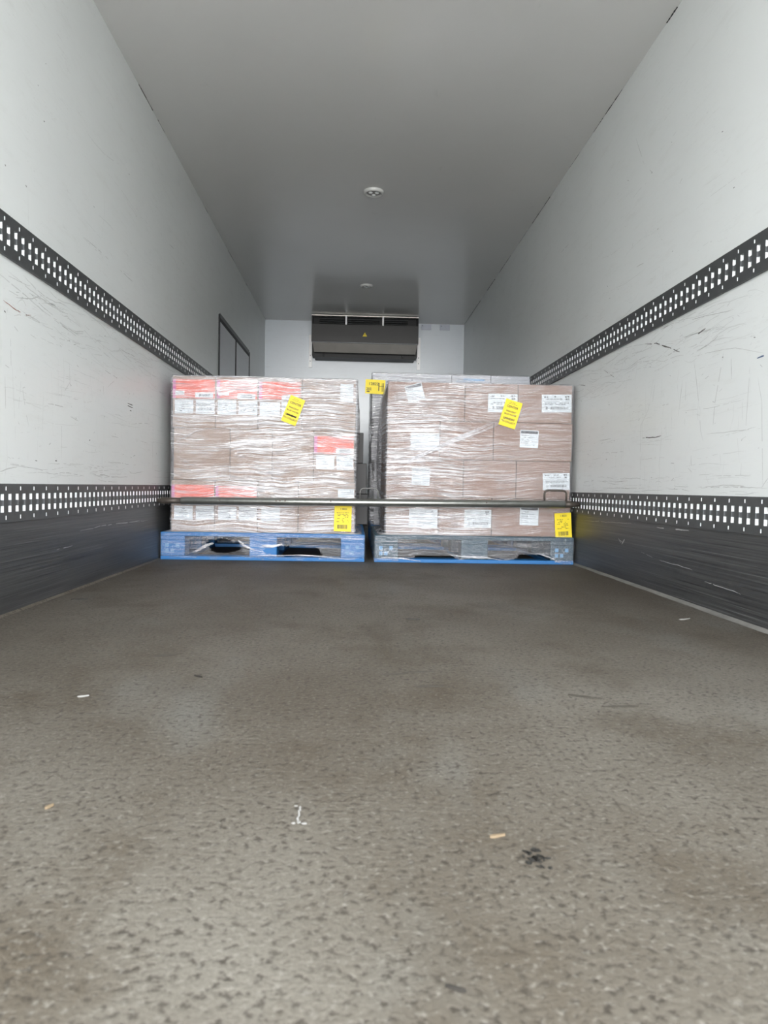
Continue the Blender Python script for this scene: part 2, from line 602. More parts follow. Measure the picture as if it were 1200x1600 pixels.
# wall scratches: thin marks lying on the panels
def marks(x, side, strokes, w, mb):
    """Ribbons along (y, z) polylines on the wall plane x, tapering at both ends."""
    off = 0.0005 * side
    for st in strokes:
        pts = [Vector((x + off, y, z)) for y, z in st]
        fine = []
        for a, b in zip(pts, pts[1:]):
            n = max(2, int((b - a).length / 0.012))
            fine += [a.lerp(b, i / n) for i in range(n)]
        fine.append(pts[-1])
        sd = R.uniform(0, 99)
        jit = [p + Vector((0, 0, 0.0045 * noise.noise(p * 9 + Vector((sd, 0, 0))) + 0.0018 * noise.noise(p * 45))) for p in fine]
        ww = w * random.uniform(0.5, 1.3)
        prev = None
        k = len(jit)
        for i, p in enumerate(jit):
            d = (jit[min(i + 1, k - 1)] - jit[max(i - 1, 0)]).normalized()
            n = Vector((0, -d.z, d.y))
            t = math.sin(math.pi * (i + 0.4) / (k - 0.2)) ** 0.5 if k > 1 else 1
            h = ww * 0.5 * max(0.15, t) * (0.6 + 0.7 * abs(noise.noise(p * 37)))
            cur = (mb.b.verts.new(p + n * h), mb.b.verts.new(p - n * h))
            if prev and noise.noise(Vector((p.y * 24, p.z * 24, sd))) > -0.22:      # skips where the scratch lifts
                mb.b.faces.new((prev[0], prev[1], cur[1], cur[0]))
            prev = cur
    bmesh.ops.delete(mb.b, geom=[v for v in mb.b.verts if not v.link_faces], context='VERTS')


LW = [[(2.351, 1.06), (2.437, 1.063), (2.518, 1.068)], [(2.53, 1.098), (2.592, 1.081), (2.644, 1.072), (2.725, 1.063)], [(2.331, 1.099), (2.46, 1.111), (2.554, 1.122)], [(2.437, 1.052), (2.554, 1.077), (2.63, 1.109)], [(2.542, 0.953), (2.586, 0.948)], [(2.79, 0.963), (2.828, 0.952)], [(2.858, 1.001), (2.898, 1.004)], [(3.112, 0.992), (3.287, 1.014)], [(2.739, 1.048), (2.858, 1.039), (2.954, 1.034)], [(2.889, 1.042), (3.039, 1.072)], [(3.187, 1.034), (3.35, 1.015)], [(3.46, 1.08), (3.654, 1.053), (3.787, 1.068)], [(3.46, 1.084), (3.706, 1.087), (3.842, 1.086)], [(3.267, 0.95), (3.439, 0.94)], [(2.399, 0.906), (2.402, 0.808)], [(2.465, 0.829), (2.477, 0.777), (2.512, 0.666), (2.53, 0.629)], [(2.471, 0.776), (2.454, 0.682)], [(2.879, 0.908), (2.884, 0.843), (2.899, 0.797)], [(2.884, 0.836), (2.836, 0.798)], [(2.806, 0.816), (2.807, 0.526)], [(3.258, 0.877), (3.265, 0.834)], [(3.31, 0.877), (3.428, 0.931)], [(2.712, 0.775), (2.859, 0.776), (3.042, 0.779), (3.17, 0.794)], [(2.685, 0.728), (2.829, 0.732)], [(2.891, 0.701), (2.973, 0.689)], [(3.397, 0.765), (3.523, 0.763)], [(3.659, 0.74), (3.848, 0.761), (3.996, 0.77)], [(3.74, 0.66), (3.953, 0.661)], [(3.272, 0.536), (3.742, 0.536)], [(3.098, 0.478), (3.379, 0.47), (3.613, 0.47)], [(2.329, 0.472), (2.392, 0.483), (2.442, 0.485)], [(4.028, 0.746), (4.048, 0.514)], [(3.355, 0.661), (3.466, 0.658)], [(2.361, 0.78), (2.366, 0.662)], [(2.5, 0.813), (2.494, 0.806)], [(2.955, 0.915), (2.972, 0.911)], [(3.95, 0.814), (3.959, 0.788)], [(3.019, 1.454), (3.154, 1.458), (3.329, 1.457)], [(3.019, 1.449), (3.252, 1.446)], [(3.337, 1.942), (3.363, 1.936)], [(4.364, 1.879), (4.506, 1.89)], [(4.658, 1.877), (4.738, 1.87)], [(3.481, 1.458), (3.68, 1.458)]]
LW_DARK = [[(3.6, 0.838), (3.684, 0.838)], [(3.6, 0.824), (3.684, 0.825)], [(3.608, 0.805), (3.663, 0.805)], [(2.748, 0.521), (2.777, 0.52)], [(2.58, 0.516), (2.595, 0.515)], [(3.578, 1.952), (3.587, 1.953)], [(3.549, 1.863), (3.561, 1.854)], [(2.356, 0.986), (2.366, 0.984)], [(3.43, 0.941), (3.44, 0.939)]]
RW = [[(2.779, 0.986), (2.656, 0.999), (2.465, 1.041)], [(2.764, 0.977), (2.541, 0.961), (2.448, 0.952), (2.268, 0.895)], [(2.727, 1.056), (2.667, 1.063)], [(3.718, 1.066), (3.57, 1.046)], [(3.435, 1.045), (3.271, 1.061), (3.193, 1.059)], [(3.847, 1.03), (3.614, 1.001), (3.345, 0.974)], [(3.13, 0.945), (3.175, 0.814), (3.257, 0.744), (3.244, 0.443)], [(3.112, 0.942), (3.145, 0.78)], [(2.756, 0.975), (2.694, 0.762), (2.681, 0.682), (2.658, 0.635)], [(2.528, 0.946), (2.578, 0.774), (2.589, 0.668)], [(2.474, 0.918), (2.467, 0.845)], [(2.351, 0.867), (2.364, 0.66)], [(2.303, 0.831), (2.273, 0.738), (2.251, 0.466)], [(2.846, 0.895), (2.874, 0.753)], [(2.815, 0.884), (2.815, 0.713)], [(3.032, 0.817), (2.966, 0.816)], [(2.837, 0.77), (2.627, 0.761), (2.381, 0.763)], [(2.634, 0.662), (2.486, 0.66), (2.302, 0.66)], [(2.931, 0.563), (2.899, 0.56)], [(3.255, 0.593), (2.982, 0.589)], [(3.762, 0.643), (3.459, 0.639)], [(3.808, 0.717), (3.64, 0.715)], [(2.751, 0.587), (2.743, 0.506)], [(2.777, 0.541), (2.74, 0.523)], [(2.383, 0.545), (2.389, 0.466), (2.222, 0.46)], [(2.497, 0.466), (2.32, 0.46)], [(2.262, 0.482), (2.223, 0.479)], [(2.256, 0.463), (2.224, 0.493)], [(3.574, 0.489), (3.392, 0.492)], [(3.747, 0.458), (3.187, 0.459)], [(2.601, 0.466), (2.597, 0.447)], [(2.391, 0.752), (2.387, 0.694)], [(2.928, 1.152), (2.774, 1.132), (2.588, 1.113)], [(2.862, 1.136), (2.718, 1.119), (2.468, 1.09)], [(3.013, 1.022), (2.855, 1.035)], [(3.414, 2.132), (3.367, 2.059), (3.307, 1.966)], [(3.242, 1.91), (3.212, 1.886)], [(3.01, 1.95), (2.963, 1.952)], [(3.431, 1.612), (3.416, 1.64)], [(3.362, 1.509), (3.279, 1.502)], [(3.041, 1.432), (3.036, 1.448)], [(2.928, 1.716), (2.906, 1.731)], [(4.656, 1.996), (4.482, 1.995)], [(3.527, 1.761), (3.518, 1.755)]]
RW_DARK = [[(3.236, 1.121), (3.123, 1.101), (2.983, 1.056), (2.869, 1.013)], [(3.771, 1.088), (3.616, 1.027)], [(4.19, 1.07), (4.079, 1.049)], [(3.233, 0.688), (3.111, 0.682), (3.032, 0.686)], [(2.727, 1.058), (2.667, 1.066)]]


def random_strokes(n, z0, z1, steep=0.0):
    out = []
    for _ in range(n):
        y = R.uniform(2.2, 5.2)
        z = R.uniform(z0, z1)
        if R.random() < steep:
            ln = R.uniform(0.05, 0.30)
            q = [(y + R.uniform(-.03, .03) * t, z - ln * t) for t in (0, .5, 1)]
        else:
            ln = R.uniform(0.03, 0.38) if z0 < 0.9 else R.uniform(0.06, 0.5)
            s = R.uniform(-.07, .07) if z0 < 0.9 else R.uniform(-.12, .12)
            bow = R.uniform(-.008, .008) if z0 < 0.9 else R.uniform(-.03, .03)
            q = [(y + ln * t, z + s * ln * t + bow * math.sin(math.pi * t)) for t in (0, .25, .5, .75, 1)]
        out.append([(a, min(max(b, z0 - .02 if z0 > 1.2 else 0.44), z1)) for a, b in q])
    return out


for x, side, wall, mid, dark in ((0.0, 1, wall_l, LW, LW_DARK), (W, -1, wall_r, RW, RW_DARK)):
    mb = MB()
    marks(x, side, mid, 0.0030, mb)
    marks(x, side, random_strokes(40, 0.445, 0.52), 0.0020, mb)
    ticks_ = []
    for _ in range(70):
        y, z = R.uniform(2.2, 4.3), R.uniform(.46, 1.12)
        ticks_.append([(y, z), (y + R.uniform(-.03, .03), z + R.uniform(-.012, .012))])
    marks(x, side, ticks_, 0.0026, mb)
    tag(mb.build('scratch_marks', M['scuff_mid'], wall), 'grey scratch marks', None, None, 'stuff')
    mb = MB()
    marks(x, side, dark, 0.0055, mb)
    ticks_ = []
    for _ in range(34):
        y, z = R.uniform(2.2, 4.2), R.uniform(.45, 2.0)
        ticks_.append([(y, z), (y + R.uniform(.004, .012), z + R.uniform(-.004, .004))])
    marks(x, side, ticks_, 0.0040, mb)
    tag(mb.build('scratch_marks', M['scuff_dark'], wall), 'black scratch marks', None, None, 'stuff')
    mb = MB()
    marks(x, side, random_strokes(110, 0.98, 1.15), 0.0038, mb)
    marks(x, side, random_strokes(150, 0.46, 1.05, 0.42), 0.0022, mb)
    marks(x, side, random_strokes(22, 1.32, 2.0, 0.2), 0.0028, mb)
    tag(mb.build('scratch_marks', M['scuff_pale'], wall), 'faint grey scratch marks', None, None, 'stuff')
mb = MB()
marks(0.0, 1, [[(2.351, 1.019), (2.426, 1.012), (2.494, 1.007), (2.548, 1.018)]], 0.006, mb)
tag(mb.build('scratch_marks', M['scuff_red'], wall_l), 'red-brown scratch', None, None, 'stuff')
mb = MB()
marks(W, -1, [[(2.363, 0.885), (2.297, 0.888), (2.258, 0.887), (2.2, 0.884)]], 0.006, mb)
tag(mb.build('scratch_marks', M['scuff_blue'], wall_r), 'dark blue scratch', None, None, 'stuff')
mb = MB()
marks(W - 0.005, -1, [[(3.038, 0.29), (2.88, 0.291), (2.738, 0.292)], [(3.482, 0.207), (3.446, 0.185)], [(3.40, 0.210), (3.434, 0.181)],
                      [(3.46, .2), (3.42, .188)]], 0.0075, mb)
marks(W - 0.005, -1, [[(4.013, 0.27), (3.706, 0.279), (3.273, 0.292)], [(3.2, .163), (3.05, .155)], [(3.0, .15), (2.7, .14)], [(2.6, .11), (2.35, .1)]], 0.0028, mb)
tag(mb.build('scratch_marks', M['scuff_white'], kick_r), 'bright gouges in the metal', None, None, 'stuff')
mb = MB()
marks(0.005, 1, [[(2.959, 0.239), (3.275, 0.245), (3.694, 0.243), (3.946, 0.239)], [(3.5, .25), (3.8, .238)], [(2.75, .18), (2.9, .183)]], 0.0028, mb)
tag(mb.build('scratch_marks', M['scuff_white'], kick_l), 'bright gouges in the metal', None, None, 'stuff')


# perforated lashing rails
def rail(name_label, x, side, z0, z1, key_y):
    zc, hh = (z0 + z1) / 2, (z1 - z0) / 2
    xf, xb, xt = x + side * 0.010, x + side * 0.0012, x + side * 0.0055
    P, L, G = MB(), MB(), MB()
    yb = [0, .0150, .0350, .0468, .0532, .0650, .0850, .1]
    zb = [-hh, -.054, -.041, -.030, .030, .041, .054, hh]
    holes = {(1, 3): 's', (5, 3): 's', (3, 1): 'k', (3, 5): 'k'}

    def Q(m, a, b, c, d):
        m.quad(a, b, c, d) if side > 0 else m.quad(d, c, b, a)
    n0 = math.ceil((YR + .02 - key_y + .05) / .1)
    y = key_y - .05 + n0 * .1
    ys = y
    while y + .1 < YB:
        for i in range(7):
            for j in range(7):
                a, b, c, d = y + yb[i], y + yb[i + 1], zc + zb[j], zc + zb[j + 1]
                if (i, j) not in holes:
                    Q(P, (xf, a, c), (xf, b, c), (xf, b, d), (xf, a, d))
                    continue
                # recess: bright inner walls and back; a dull tongue crosses the middle of the big slots
                if holes[(i, j)] == 's':
                    spans = ((c, zc - .0095, xb, L), (zc - .0095, zc + .0095, xt, G), (zc + .0095, d, xb, L))
                else:
                    spans = ((c, d, xb, L),)
                for e, g, xx, m_ in spans:
                    Q(m_, (xx, a, e), (xx, b, e), (xx, b, g), (xx, a, g))
                    Q(m_, (xf, b, e), (xf, b, g), (xx, b, g), (xx, b, e))
                    Q(m_, (xf, a, g), (xf, a, e), (xx, a, e), (xx, a, g))
                if len(spans) == 3:
                    Q(G, (xt, a, spans[1][0]), (xt, b, spans[1][0]), (xb, b, spans[1][0]), (xb, a, spans[1][0]))
                    Q(G, (xt, b, spans[1][1]), (xt, a, spans[1][1]), (xb, a, spans[1][1]), (xb, b, spans[1][1]))
                Q(P, (xf, a, c), (xf, b, c), (xb, b, c), (xb, a, c))
                Q(P, (xf, b, d), (xf, a, d), (xb, a, d), (xb, b, d))
        y += .1
    for a, b in ((YR, ys), (y, YB)):
        Q(P, (xf, a, z0), (xf, b, z0), (xf, b, z1), (xf, a, z1))
    Q(P, (x, YR, z1), (xf, YR, z1), (xf, YB, z1), (x, YB, z1))
    Q(P, (xf, YR, z0), (x, YR, z0), (x, YB, z0), (xf, YB, z0))
    for idx, m_ in ((1, L), (2, G)):
        for f in m_.b.faces:
            f.material_index = idx
        me = bpy.data.meshes.new('tmp')
        m_.b.to_mesh(me)
        P.b.from_mesh(me)
        bpy.data.meshes.remove(me)
    bmesh.ops.remove_doubles(P.b, verts=P.b.verts[:], dist=1e-5)
    r = P.build('lashing_rail', [M['rail'], M['lining'], M['tongue']], None, (x, 4.4, z0))
    tag(r, name_label, 'lashing rail', 'lashing rails on the side walls')
    return r


rail('dark perforated steel rail high on the left wall', 0.0, 1, 1.1633, 1.2976, 2.340)
rail('dark perforated steel rail low on the left wall above the kick plate', 0.0, 1, 0.3056, 0.4318, 2.348)
rail('dark perforated steel rail high on the right wall', W, -1, 1.1633, 1.2976, 2.332)
rail('dark perforated steel rail low on the right wall above the kick plate', W, -1, 0.3056, 0.4318, 2.236)


# ceiling lights
def ceiling_light(x, y, r, label):
    o = MB().lathe((x, y, H), [(r, -.0005), (r, -.010), (r * .93, -.019), (r * .80, -.021), (r * .72, -.013), (r * .70, -.010), (.001, -.010)]).build(
        'ceiling_light', M['light_ring'], None, (x, y, H))
    tag(o, label, 'ceiling light', 'round ceiling lights')
    MB().lathe((x, y, H), [(r * .71, -.0102), (r * .5, -.0125), (.001, -.0125)]).build('reflector', M['light_core'], o)
    for k in range(3):
        a = math.pi / 2 + k * 2 * math.pi / 3
        MB().lathe((x + r * .36 * math.cos(a), y + r * .36 * math.sin(a), H),
                   [(r * .21, -.0126), (r * .19, -.0185), (r * .1, -.0215), (.001, -.022)], 20).build('lens', M['lens'], o)


ceiling_light(1.234, 4.965, 0.070, 'round white ceiling light nearer the camera with three lenses')
ceiling_light(1.222, 7.25, 0.064, 'round white ceiling light farther in near the cooling unit')

# ------------------------------------------------------------------ evaporator unit on the bulkhead
unit = tag(empty('cooling_unit', (1.225, 8.68, 1.99)), 'dark grey evaporator unit under the ceiling on the bulkhead', 'cooling unit')
UX0, UX1, UF = 0.592, 1.861, 8.50
mb = MB()
mb.box(UX0, UX1, 8.62, YB - .002, 2.02, 2.474)                      # body behind the louvres
mb.box(UX0, UX0 + .012, UF, 8.64, 2.33, 2.474)
mb.box(UX1 - .012, UX1, UF, 8.64, 2.33, 2.474)
mb.build('housing', M['black'], unit)
mb = MB()
mb.slab([(UX0, UF, 2.362), (UX0, UF - .012, 2.155), (UX1, UF - .012, 2.150), (UX1, UF, 2.367)], (0, -1, -.06), 0.12)
mb.build('front_panel', M['unit_dark'], unit)
mb = MB()
mb.slab([(UX0 + .012, UF - .004, 2.150), (UX0 + .030, UF + .040, 2.040), (UX1 - .030, UF + .040, 2.036), (UX1 - .012, UF - .004, 2.146)], (0, -1, -.7), 0.03)
mb.build('drip_tray', M['unit_mid'], unit)
MB().box(UX0 + .004, UX1 - .004, UF - .016, UF + .01, 2.143, 2.152).build('edge_strip', M['tongue'], unit)
for x in (0.9995, 1.437):
    MB().box(x - .010, x + .010, UF - .004, UF + .006, 2.362, 2.468).build('divider', M['white_metal'], unit)
MB().box(UX0, UX1, UF - .003, UF + .012, 2.461, 2.472).build('top_rail', M['unit_mid'], unit)
for x0, x1 in ((.68, .985), (1.015, 1.40), (1.455, 1.74)):
    for z in (2.388, 2.412, 2.436):
        mb = MB()
        mb.slab([(x0, UF + .045, z), (x1, UF + .045, z), (x1, UF + .075, z + .012), (x0, UF + .075, z + .012)], (0, -.4, .9), .003)
        mb.build('louvre_slat', M['tongue'], unit)
mb = MB()
mb.box(UX0 + .03, UX1 - .03, UF + .10, YB - .01, 1.992, 2.03)
mb.build('underside', M['black'], unit)
for x in (0.735, 1.685):
    mb = MB()
    mb.lathe((x, UF + .115, 2.03), [(.022, 0), (.022, -.022), (.014, -.034), (.001, -.035)], 18)
    mb.build('mounting_bolt', M['black'], unit)
for x0, z1 in ((0.540, 2.30), (1.874, 2.30)):
    mb = MB()
    mb.box(x0, x0 + .043, YB - .028, YB - .001, 1.905, z1, .002)
    br = mb.build('mounting_bracket', M['white_metal'], unit)
    for z in (1.98, 2.05):
        MB().tube([(x0 + .021, YB - .0275, z), (x0 + .021, YB - .0315, z)], .006, 12).build('screw', M['tongue'], br)
s = MB()
s.slab([(1.196, UF - .0125, 2.226), (1.250, UF - .0125, 2.226), (1.223, UF - .0115, 2.274)], (0, -1, -.05), .0008)
st = tag(s.build('warning_sticker', M['yellow'], unit), 'yellow triangular hazard sticker')
mb = MB()
zz = [(1.228, 2.262), (1.219, 2.247), (1.226, 2.247), (1.217, 2.231), (1.224, 2.244), (1.229, 2.245)]
mb.quad((1.2245, UF - .0135, 2.263), (1.2175, UF - .0135, 2.246), (1.2225, UF - .0135, 2.246), (1.2275, UF - .0135, 2.25))
mb.quad((1.2225, UF - .0136, 2.2465), (1.2285, UF - .0136, 2.2465), (1.2205, UF - .0136, 2.231), (1.2225, UF - .0136, 2.240))
mb.build('hazard_symbol', M['ink'], st)

for x0, lab in ((1.923, 'pale grey blanking plate on the bulkhead right beside the cooling unit'),
                (2.155, 'pale grey blanking plate on the bulkhead farther right of the cooling unit')):
    p = MB().box(x0, x0 + .126, YB - .006, YB - .0005, 2.402, 2.472, .002).build('wall_plate', M['plate'])
    tag(p, lab, 'wall plate', 'blanking plates on the bulkhead')
    sc_ = MB()
    sc_.box(x0 + .014, x0 + .024, YB - .008, YB - .006, 2.448, 2.458, .001)
    sc_.build('screw', M['tongue'], p)

# ------------------------------------------------------------------ load bar across the body
bar = tag(empty('load_bar', (1.23, 4.10, 0.33)), 'worn steel load bar spanning between the low rails in front of both pallets', 'load bar')
A, B = Vector((0.0, 4.10, 0.344)), Vector((2.46, 4.10, 0.361))


def on_bar(x):
    return A.lerp(B, x / 2.46)


mb = MB()
mb.tube([on_bar(.145), on_bar(.150), on_bar(2.36), on_bar(2.365)], [.020, .0225, .0225, .020], 24)
tube = mb.build('tube', M['tube'], bar)
mb = MB()
mb.tube([on_bar(.008), on_bar(.03), on_bar(.035), on_bar(.09), on_bar(.15)], [.012, .014, .019, .018, .0165], 20)
tag(mb.build('end_fitting', M['dark_steel'], bar), 'thinner dark end of the bar')
mb = MB()
mb.tube([on_bar(2.36), on_bar(2.405), on_bar(2.41), on_bar(2.452)], [.0205, .0195, .016, .012], 20)
mb.build('end_fitting', M['dark_steel'], bar)
for x in (.367, .69, .71, .74, 1.0, 1.9):
    c = on_bar(x)
    mb = MB()
    mb.tube([c + Vector((0, -.0215, .006)), c + Vector((0, -.0245, .0065))], .005, 10)
    mb.build('rivet', M['dark_steel'], tube)


def u_handle(x0, x1, ztop, r, mat, label):
    z0 = on_bar((x0 + x1) / 2).z + .012
    y = 4.10
    cr = .022
    path = [(x0, y, z0)]
    for k in range(7):
        a = math.pi - k * math.pi / 12
        path.append((x0 + cr + cr * math.cos(a), y, ztop - cr + cr * math.sin(a)))
    for k in range(7):
        a = math.pi / 2 - k * math.pi / 12
        path.append((x1 - cr + cr * math.cos(a), y, ztop - cr + cr * math.sin(a)))
    path.append((x1, y, z0))
    tag(MB().tube(path, r, 12).build('handle', mat, bar), label)


u_handle(1.168, 1.272, .434, .0032, M['rod_pale'], 'thin pale wire loop')
u_handle(2.243, 2.372, .441, .0062, M['dark_steel'], 'thick dark loop')


# ------------------------------------------------------------------ pallets
PW = 1.188
def pallet(x0, y0, label, mat='pallet'):
    x1, y1 = x0 + PW, y0 + 1.0
    p = tag(empty('pallet', ((x0 + x1) / 2, (y0 + y1) / 2, 0)), label, 'pallet', 'blue wooden pallets')
    for yb_ in (0, .145, .29, .435, .58, .725, .87):
        wd = .13 if yb_ in (0, .87) else .10
        MB().box(x0, x1, y0 + yb_, y0 + yb_ + wd, .138, .161, .003).build('deck_board', M[mat], p)
    for bx in (0, .514, PW - .14):
        w_ = .14 if bx != .514 else .16
        MB().box(x0 + bx, x0 + bx + w_, y0 + .002, y1 - .002, .116, .138, .002).build('stringer_board', M[mat], p)
        for by in (0, .45, .87):
            bl = MB().box(x0 + bx, x0 + bx + w_, y0 + by + .002, y0 + by + .128, .022, .116, .004).build('block', M[mat], p)
            if by == 0 and bx != .514:
                m_ = MB()
                cx = x0 + bx + w_ / 2
                for i in range(3):
                    for j in range(2):
                        if (i + j) % 3 != 2:
                            m_.box(cx - .042 + i * .03, cx - .022 + i * .03, y0 + .0005, y0 + .0025, .042 + j * .032, .064 + j * .032)
                m_.build('stencil_mark', M['pallet_mark'], bl)
    MB().box(x0, x1, y0, y0 + .10, 0, .022, .002).build('base_board', M['pallet'], p)
    MB().box(x0, x1, y1 - .10, y1, 0, .022, .002).build('base_board', M['pallet'], p)
    for bx in (0, .524, PW - .14):
        MB().box(x0 + bx, x0 + bx + .14, y0 + .10, y1 - .10, 0, .022, .002).build('base_board', M['pallet'], p)
    return p


PL, PR, PY = 0.012, 1.258, 4.17
pallet(PL, PY, 'blue wooden pallet under the left wrapped load of red-banded cartons')
pallet(PR, PY, 'blue wooden pallet under the right wrapped load, greyed by film', 'pallet_worn')
pallet(PL, 5.24, 'blue wooden pallet behind the front left pallet')
pallet(PR, 5.24, 'blue wooden pallet behind the front right pallet')

# ------------------------------------------------------------------ cartons
FY = 4.215          # front face of the front cartons


def carton_mesh(x0, x1, y0, y1, z0, z1, mat, label, group, name='carton'):
    g = 0.0018
    o = MB().box(x0 + g, x1 - g, y0 + g, y1 - g, z0 + .0002, z1 - .0022, .0035, 2).build(
        name, mat, None, ((x0 + x1) / 2, (y0 + y1) / 2, z0))
    return tag(o, label, 'carton', group)


def sheet(mb, x0, x1, z0, z1, y, th=.0006, tilt=0.0):
    cx, cz = (x0 + x1) / 2, (z0 + z1) / 2
    c, s_ = math.cos(tilt), math.sin(tilt)
    pts = []
    for u, v in ((x0 - cx, z0 - cz), (x1 - cx, z0 - cz), (x1 - cx, z1 - cz), (x0 - cx, z1 - cz)):
        pts.append((cx + u * c + v * s_, y, cz - u * s_ + v * c))
    mb.slab(pts, (0, -1, 0), th)
    return lambda u, v: Vector((cx + u * c + v * s_, y - .0004, cz - u * s_ + v * c))


def ticks(mb, place, u0, u1, v, h, seed, fill=.7):
    """A row of short printed dashes, too small to read."""
    r = random.Random(seed)
    u = u0
    while u < u1:
        w_ = r.uniform(.004, .016)
        if r.random() < fill:
            e = min(u + w_, u1)
            mb.quad(place(u, v - h / 2), place(e, v - h / 2), place(e, v + h / 2), place(u, v + h / 2))
        u += w_ + r.uniform(.002, .006)


def barcode(mb, place, u0, u1, v0, v1, seed):
    r = random.Random(seed)
    u = u0
    while u < u1:
        w_ = r.choice((.0012, .002, .0032))
        mb.quad(place(u, v0), place(min(u + w_, u1), v0), place(min(u + w_, u1), v1), place(u, v1))
        u += w_ + r.choice((.0012, .002, .003))


YS = FY + .0006     # stickers lie on the carton fronts


def white_sticker(par, r, kind, seed, tilt=0.0, ink='ink_grey'):
    x0, x1, z0, z1 = r
    w_, h_ = x1 - x0, z1 - z0
    mb = MB()
    pl = sheet(mb, x0, x1, z0, z1, YS, tilt=tilt)
    names = {'origin': 'origin_sticker', 'mark': 'handling_sticker', 'ship': 'shipping_label', 'list': 'packing_list', 'small': 'small_label'}
    o = mb.build(names[kind], M['paper'], par)
    tag(o, {'origin': 'white sticker reading PRODUCT OF USA', 'mark': 'white sticker with pale handling print', 'ship': 'white shipping label with barcode',
            'list': 'white printed sheet with grey heading', 'small': 'small white label'}[kind])
    mb = MB()
    if kind == 'origin':
        mb.text('PRODUCT', .0235, lambda u, v: pl(u, v + .012), bold=.0007)
        mb.text('OF USA', .0235, lambda u, v: pl(u, v - .014), bold=.0007)
    elif kind == 'mark':
        for k, v in enumerate((.024, .012, 0, -.012, -.024)):
            ticks(mb, pl, -.026 + .004 * (k % 2), .026 - .004 * (k % 2), v, .0035, seed + k, .6)
    elif kind == 'ship':
        ticks(mb, pl, -w_ * .42, -w_ * .26, h_ * .36, .006, seed, .95)
        ticks(mb, pl, -w_ * .08, w_ * .1, h_ * .38, .006, seed + 1, .8)
        ticks(mb, pl, w_ * .28, w_ * .42, h_ * .38, .010, seed + 2, .95)
        ticks(mb, pl, -w_ * .42, w_ * .2, h_ * .24, .004, seed + 3, .8)
        ticks(mb, pl, w_ * .30, w_ * .42, h_ * .24, .009, seed + 9, .95)
        ticks(mb, pl, -w_ * .40, w_ * .42, h_ * .02, .004, seed + 4, .9)
        ticks(mb, pl, -w_ * .40, w_ * .30, -h_ * .06, .004, seed + 5, .8)
        barcode(mb, pl, -w_ * .36, -w_ * .29, -h_ * .34, -h_ * .18, seed)
        barcode(mb, pl, -w_ * .22, w_ * .38, -h_ * .34, -h_ * .18, seed + 7)
        mb.quad(pl(-w_ * .42, h_ * .098), pl(w_ * .46, h_ * .098), pl(w_ * .46, h_ * .105), pl(-w_ * .42, h_ * .105))
    elif kind == 'list':
        mb.quad(pl(-w_ * .46, h_ * .30), pl(w_ * .46, h_ * .30), pl(w_ * .46, h_ * .46), pl(-w_ * .46, h_ * .46))
        for k in range(6):
            ticks(mb, pl, -w_ * .42, w_ * (.3 if k % 2 else -.05), h_ * (.2 - .11 * k), .0032, seed + k, .8)
    else:
        ticks(mb, pl, -w_ * .1, w_ * .42, h_ * .30, .006, seed, .8)
        ticks(mb, pl, -w_ * .3, w_ * .42, h_ * .12, .004, seed + 1, .7)
    mb.build('print', M[ink], o)
    return o


def red_band(par, r, bar, pat, side_from=None):
    x0, x1, z0, z1 = r
    mb = MB()
    sheet(mb, x0 + .018, x1 - .002, z0, z1, FY + .0009, .0004)
    tag(mb.build('printed_band', M['red_band'], par), 'orange-red printed band')
    mb = MB()
    sheet(mb, x0, x0 + .018, z0, z1, FY + .0009, .0004)
    if side_from is not None:
        mb.slab([(side_from + .0006, FY + .006, z0), (side_from + .0006, FY + .006, z1), (side_from + .0006, FY + .40, z1), (side_from + .0006, FY + .40, z0)], (-1, 0, 0), .0004)
    tag(mb.build('printed_edge', M['magenta'], par), 'magenta printed edge')
    for q, nm, lb in ((bar, 'barcode_panel', 'white panel with a small barcode'), (pat, 'code_panel', 'small white code panel')):
        if q is None:
            continue
        mb = MB()
        pl = sheet(mb, *q, FY + .0004, .0003)
        o = tag(mb.build(nm, M['paper'], par), lb)
        w_, h_ = q[1] - q[0], q[3] - q[2]
        mb = MB()
        if nm == 'barcode_panel':
            barcode(mb, pl, -w_ * .28, w_ * .32, -h_ * .28, h_ * .32, int(q[0] * 999))
        else:
            ticks(mb, pl, -w_ * .4, w_ * .4, 0, .006, int(q[0] * 999))
        mb.build('print', M['ink_grey'], o)


# --- left load: three layers of four
ZL = [.162, .466, .770, 1.074]
CB = 'cartons of the left front load'
GAPX = 0.0
top = [.064, .3145, .561, .819, 1.137]
mid = [.071, .4006, .647, .890, 1.133]
bot = [.060, .3145, .565, .804, 1.140]
lab_l = {
    (2, 0): 'brown carton with orange-red band, top left corner of the left load',
    (2, 1): 'brown carton with orange-red band, second from left atop the left load',
    (2, 2): 'brown carton with white-streaked red band, third from left atop the left load',
    (2, 3): 'wide brown carton with one small white label, top right corner of the left load',
    (1, 0): 'wide plain brown carton at the left end of the left load middle layer',
    (1, 1): 'plain brown carton second from left in the left load middle layer',
    (1, 2): 'plain brown carton third from left in the left load middle layer',
    (1, 3): 'brown carton with red band at the right end of the left load middle layer',
    (0, 0): 'brown carton with red band behind the load bar, bottom left of the left load',
    (0, 1): 'brown carton with red band behind the load bar, second in the left load bottom layer',
    (0, 2): 'brown carton with one pale sticker, third in the left load bottom layer',
    (0, 3): 'wide brown carton behind the upright yellow label, bottom right of the left load'}
LC = {}
for k, xs in ((2, top), (1, mid), (0, bot)):
    for i in range(4):
        LC[k, i] = carton_mesh(xs[i], xs[i + 1], FY, FY + .47, ZL[k], ZL[k + 1], M['card'], lab_l[k, i], CB)
        carton_mesh(xs[i], xs[i + 1], FY + .473, FY + .943, ZL[k], ZL[k + 1], M['card'],
                    'plain brown carton in the back row of the left front load', 'back row cartons of the left front load')
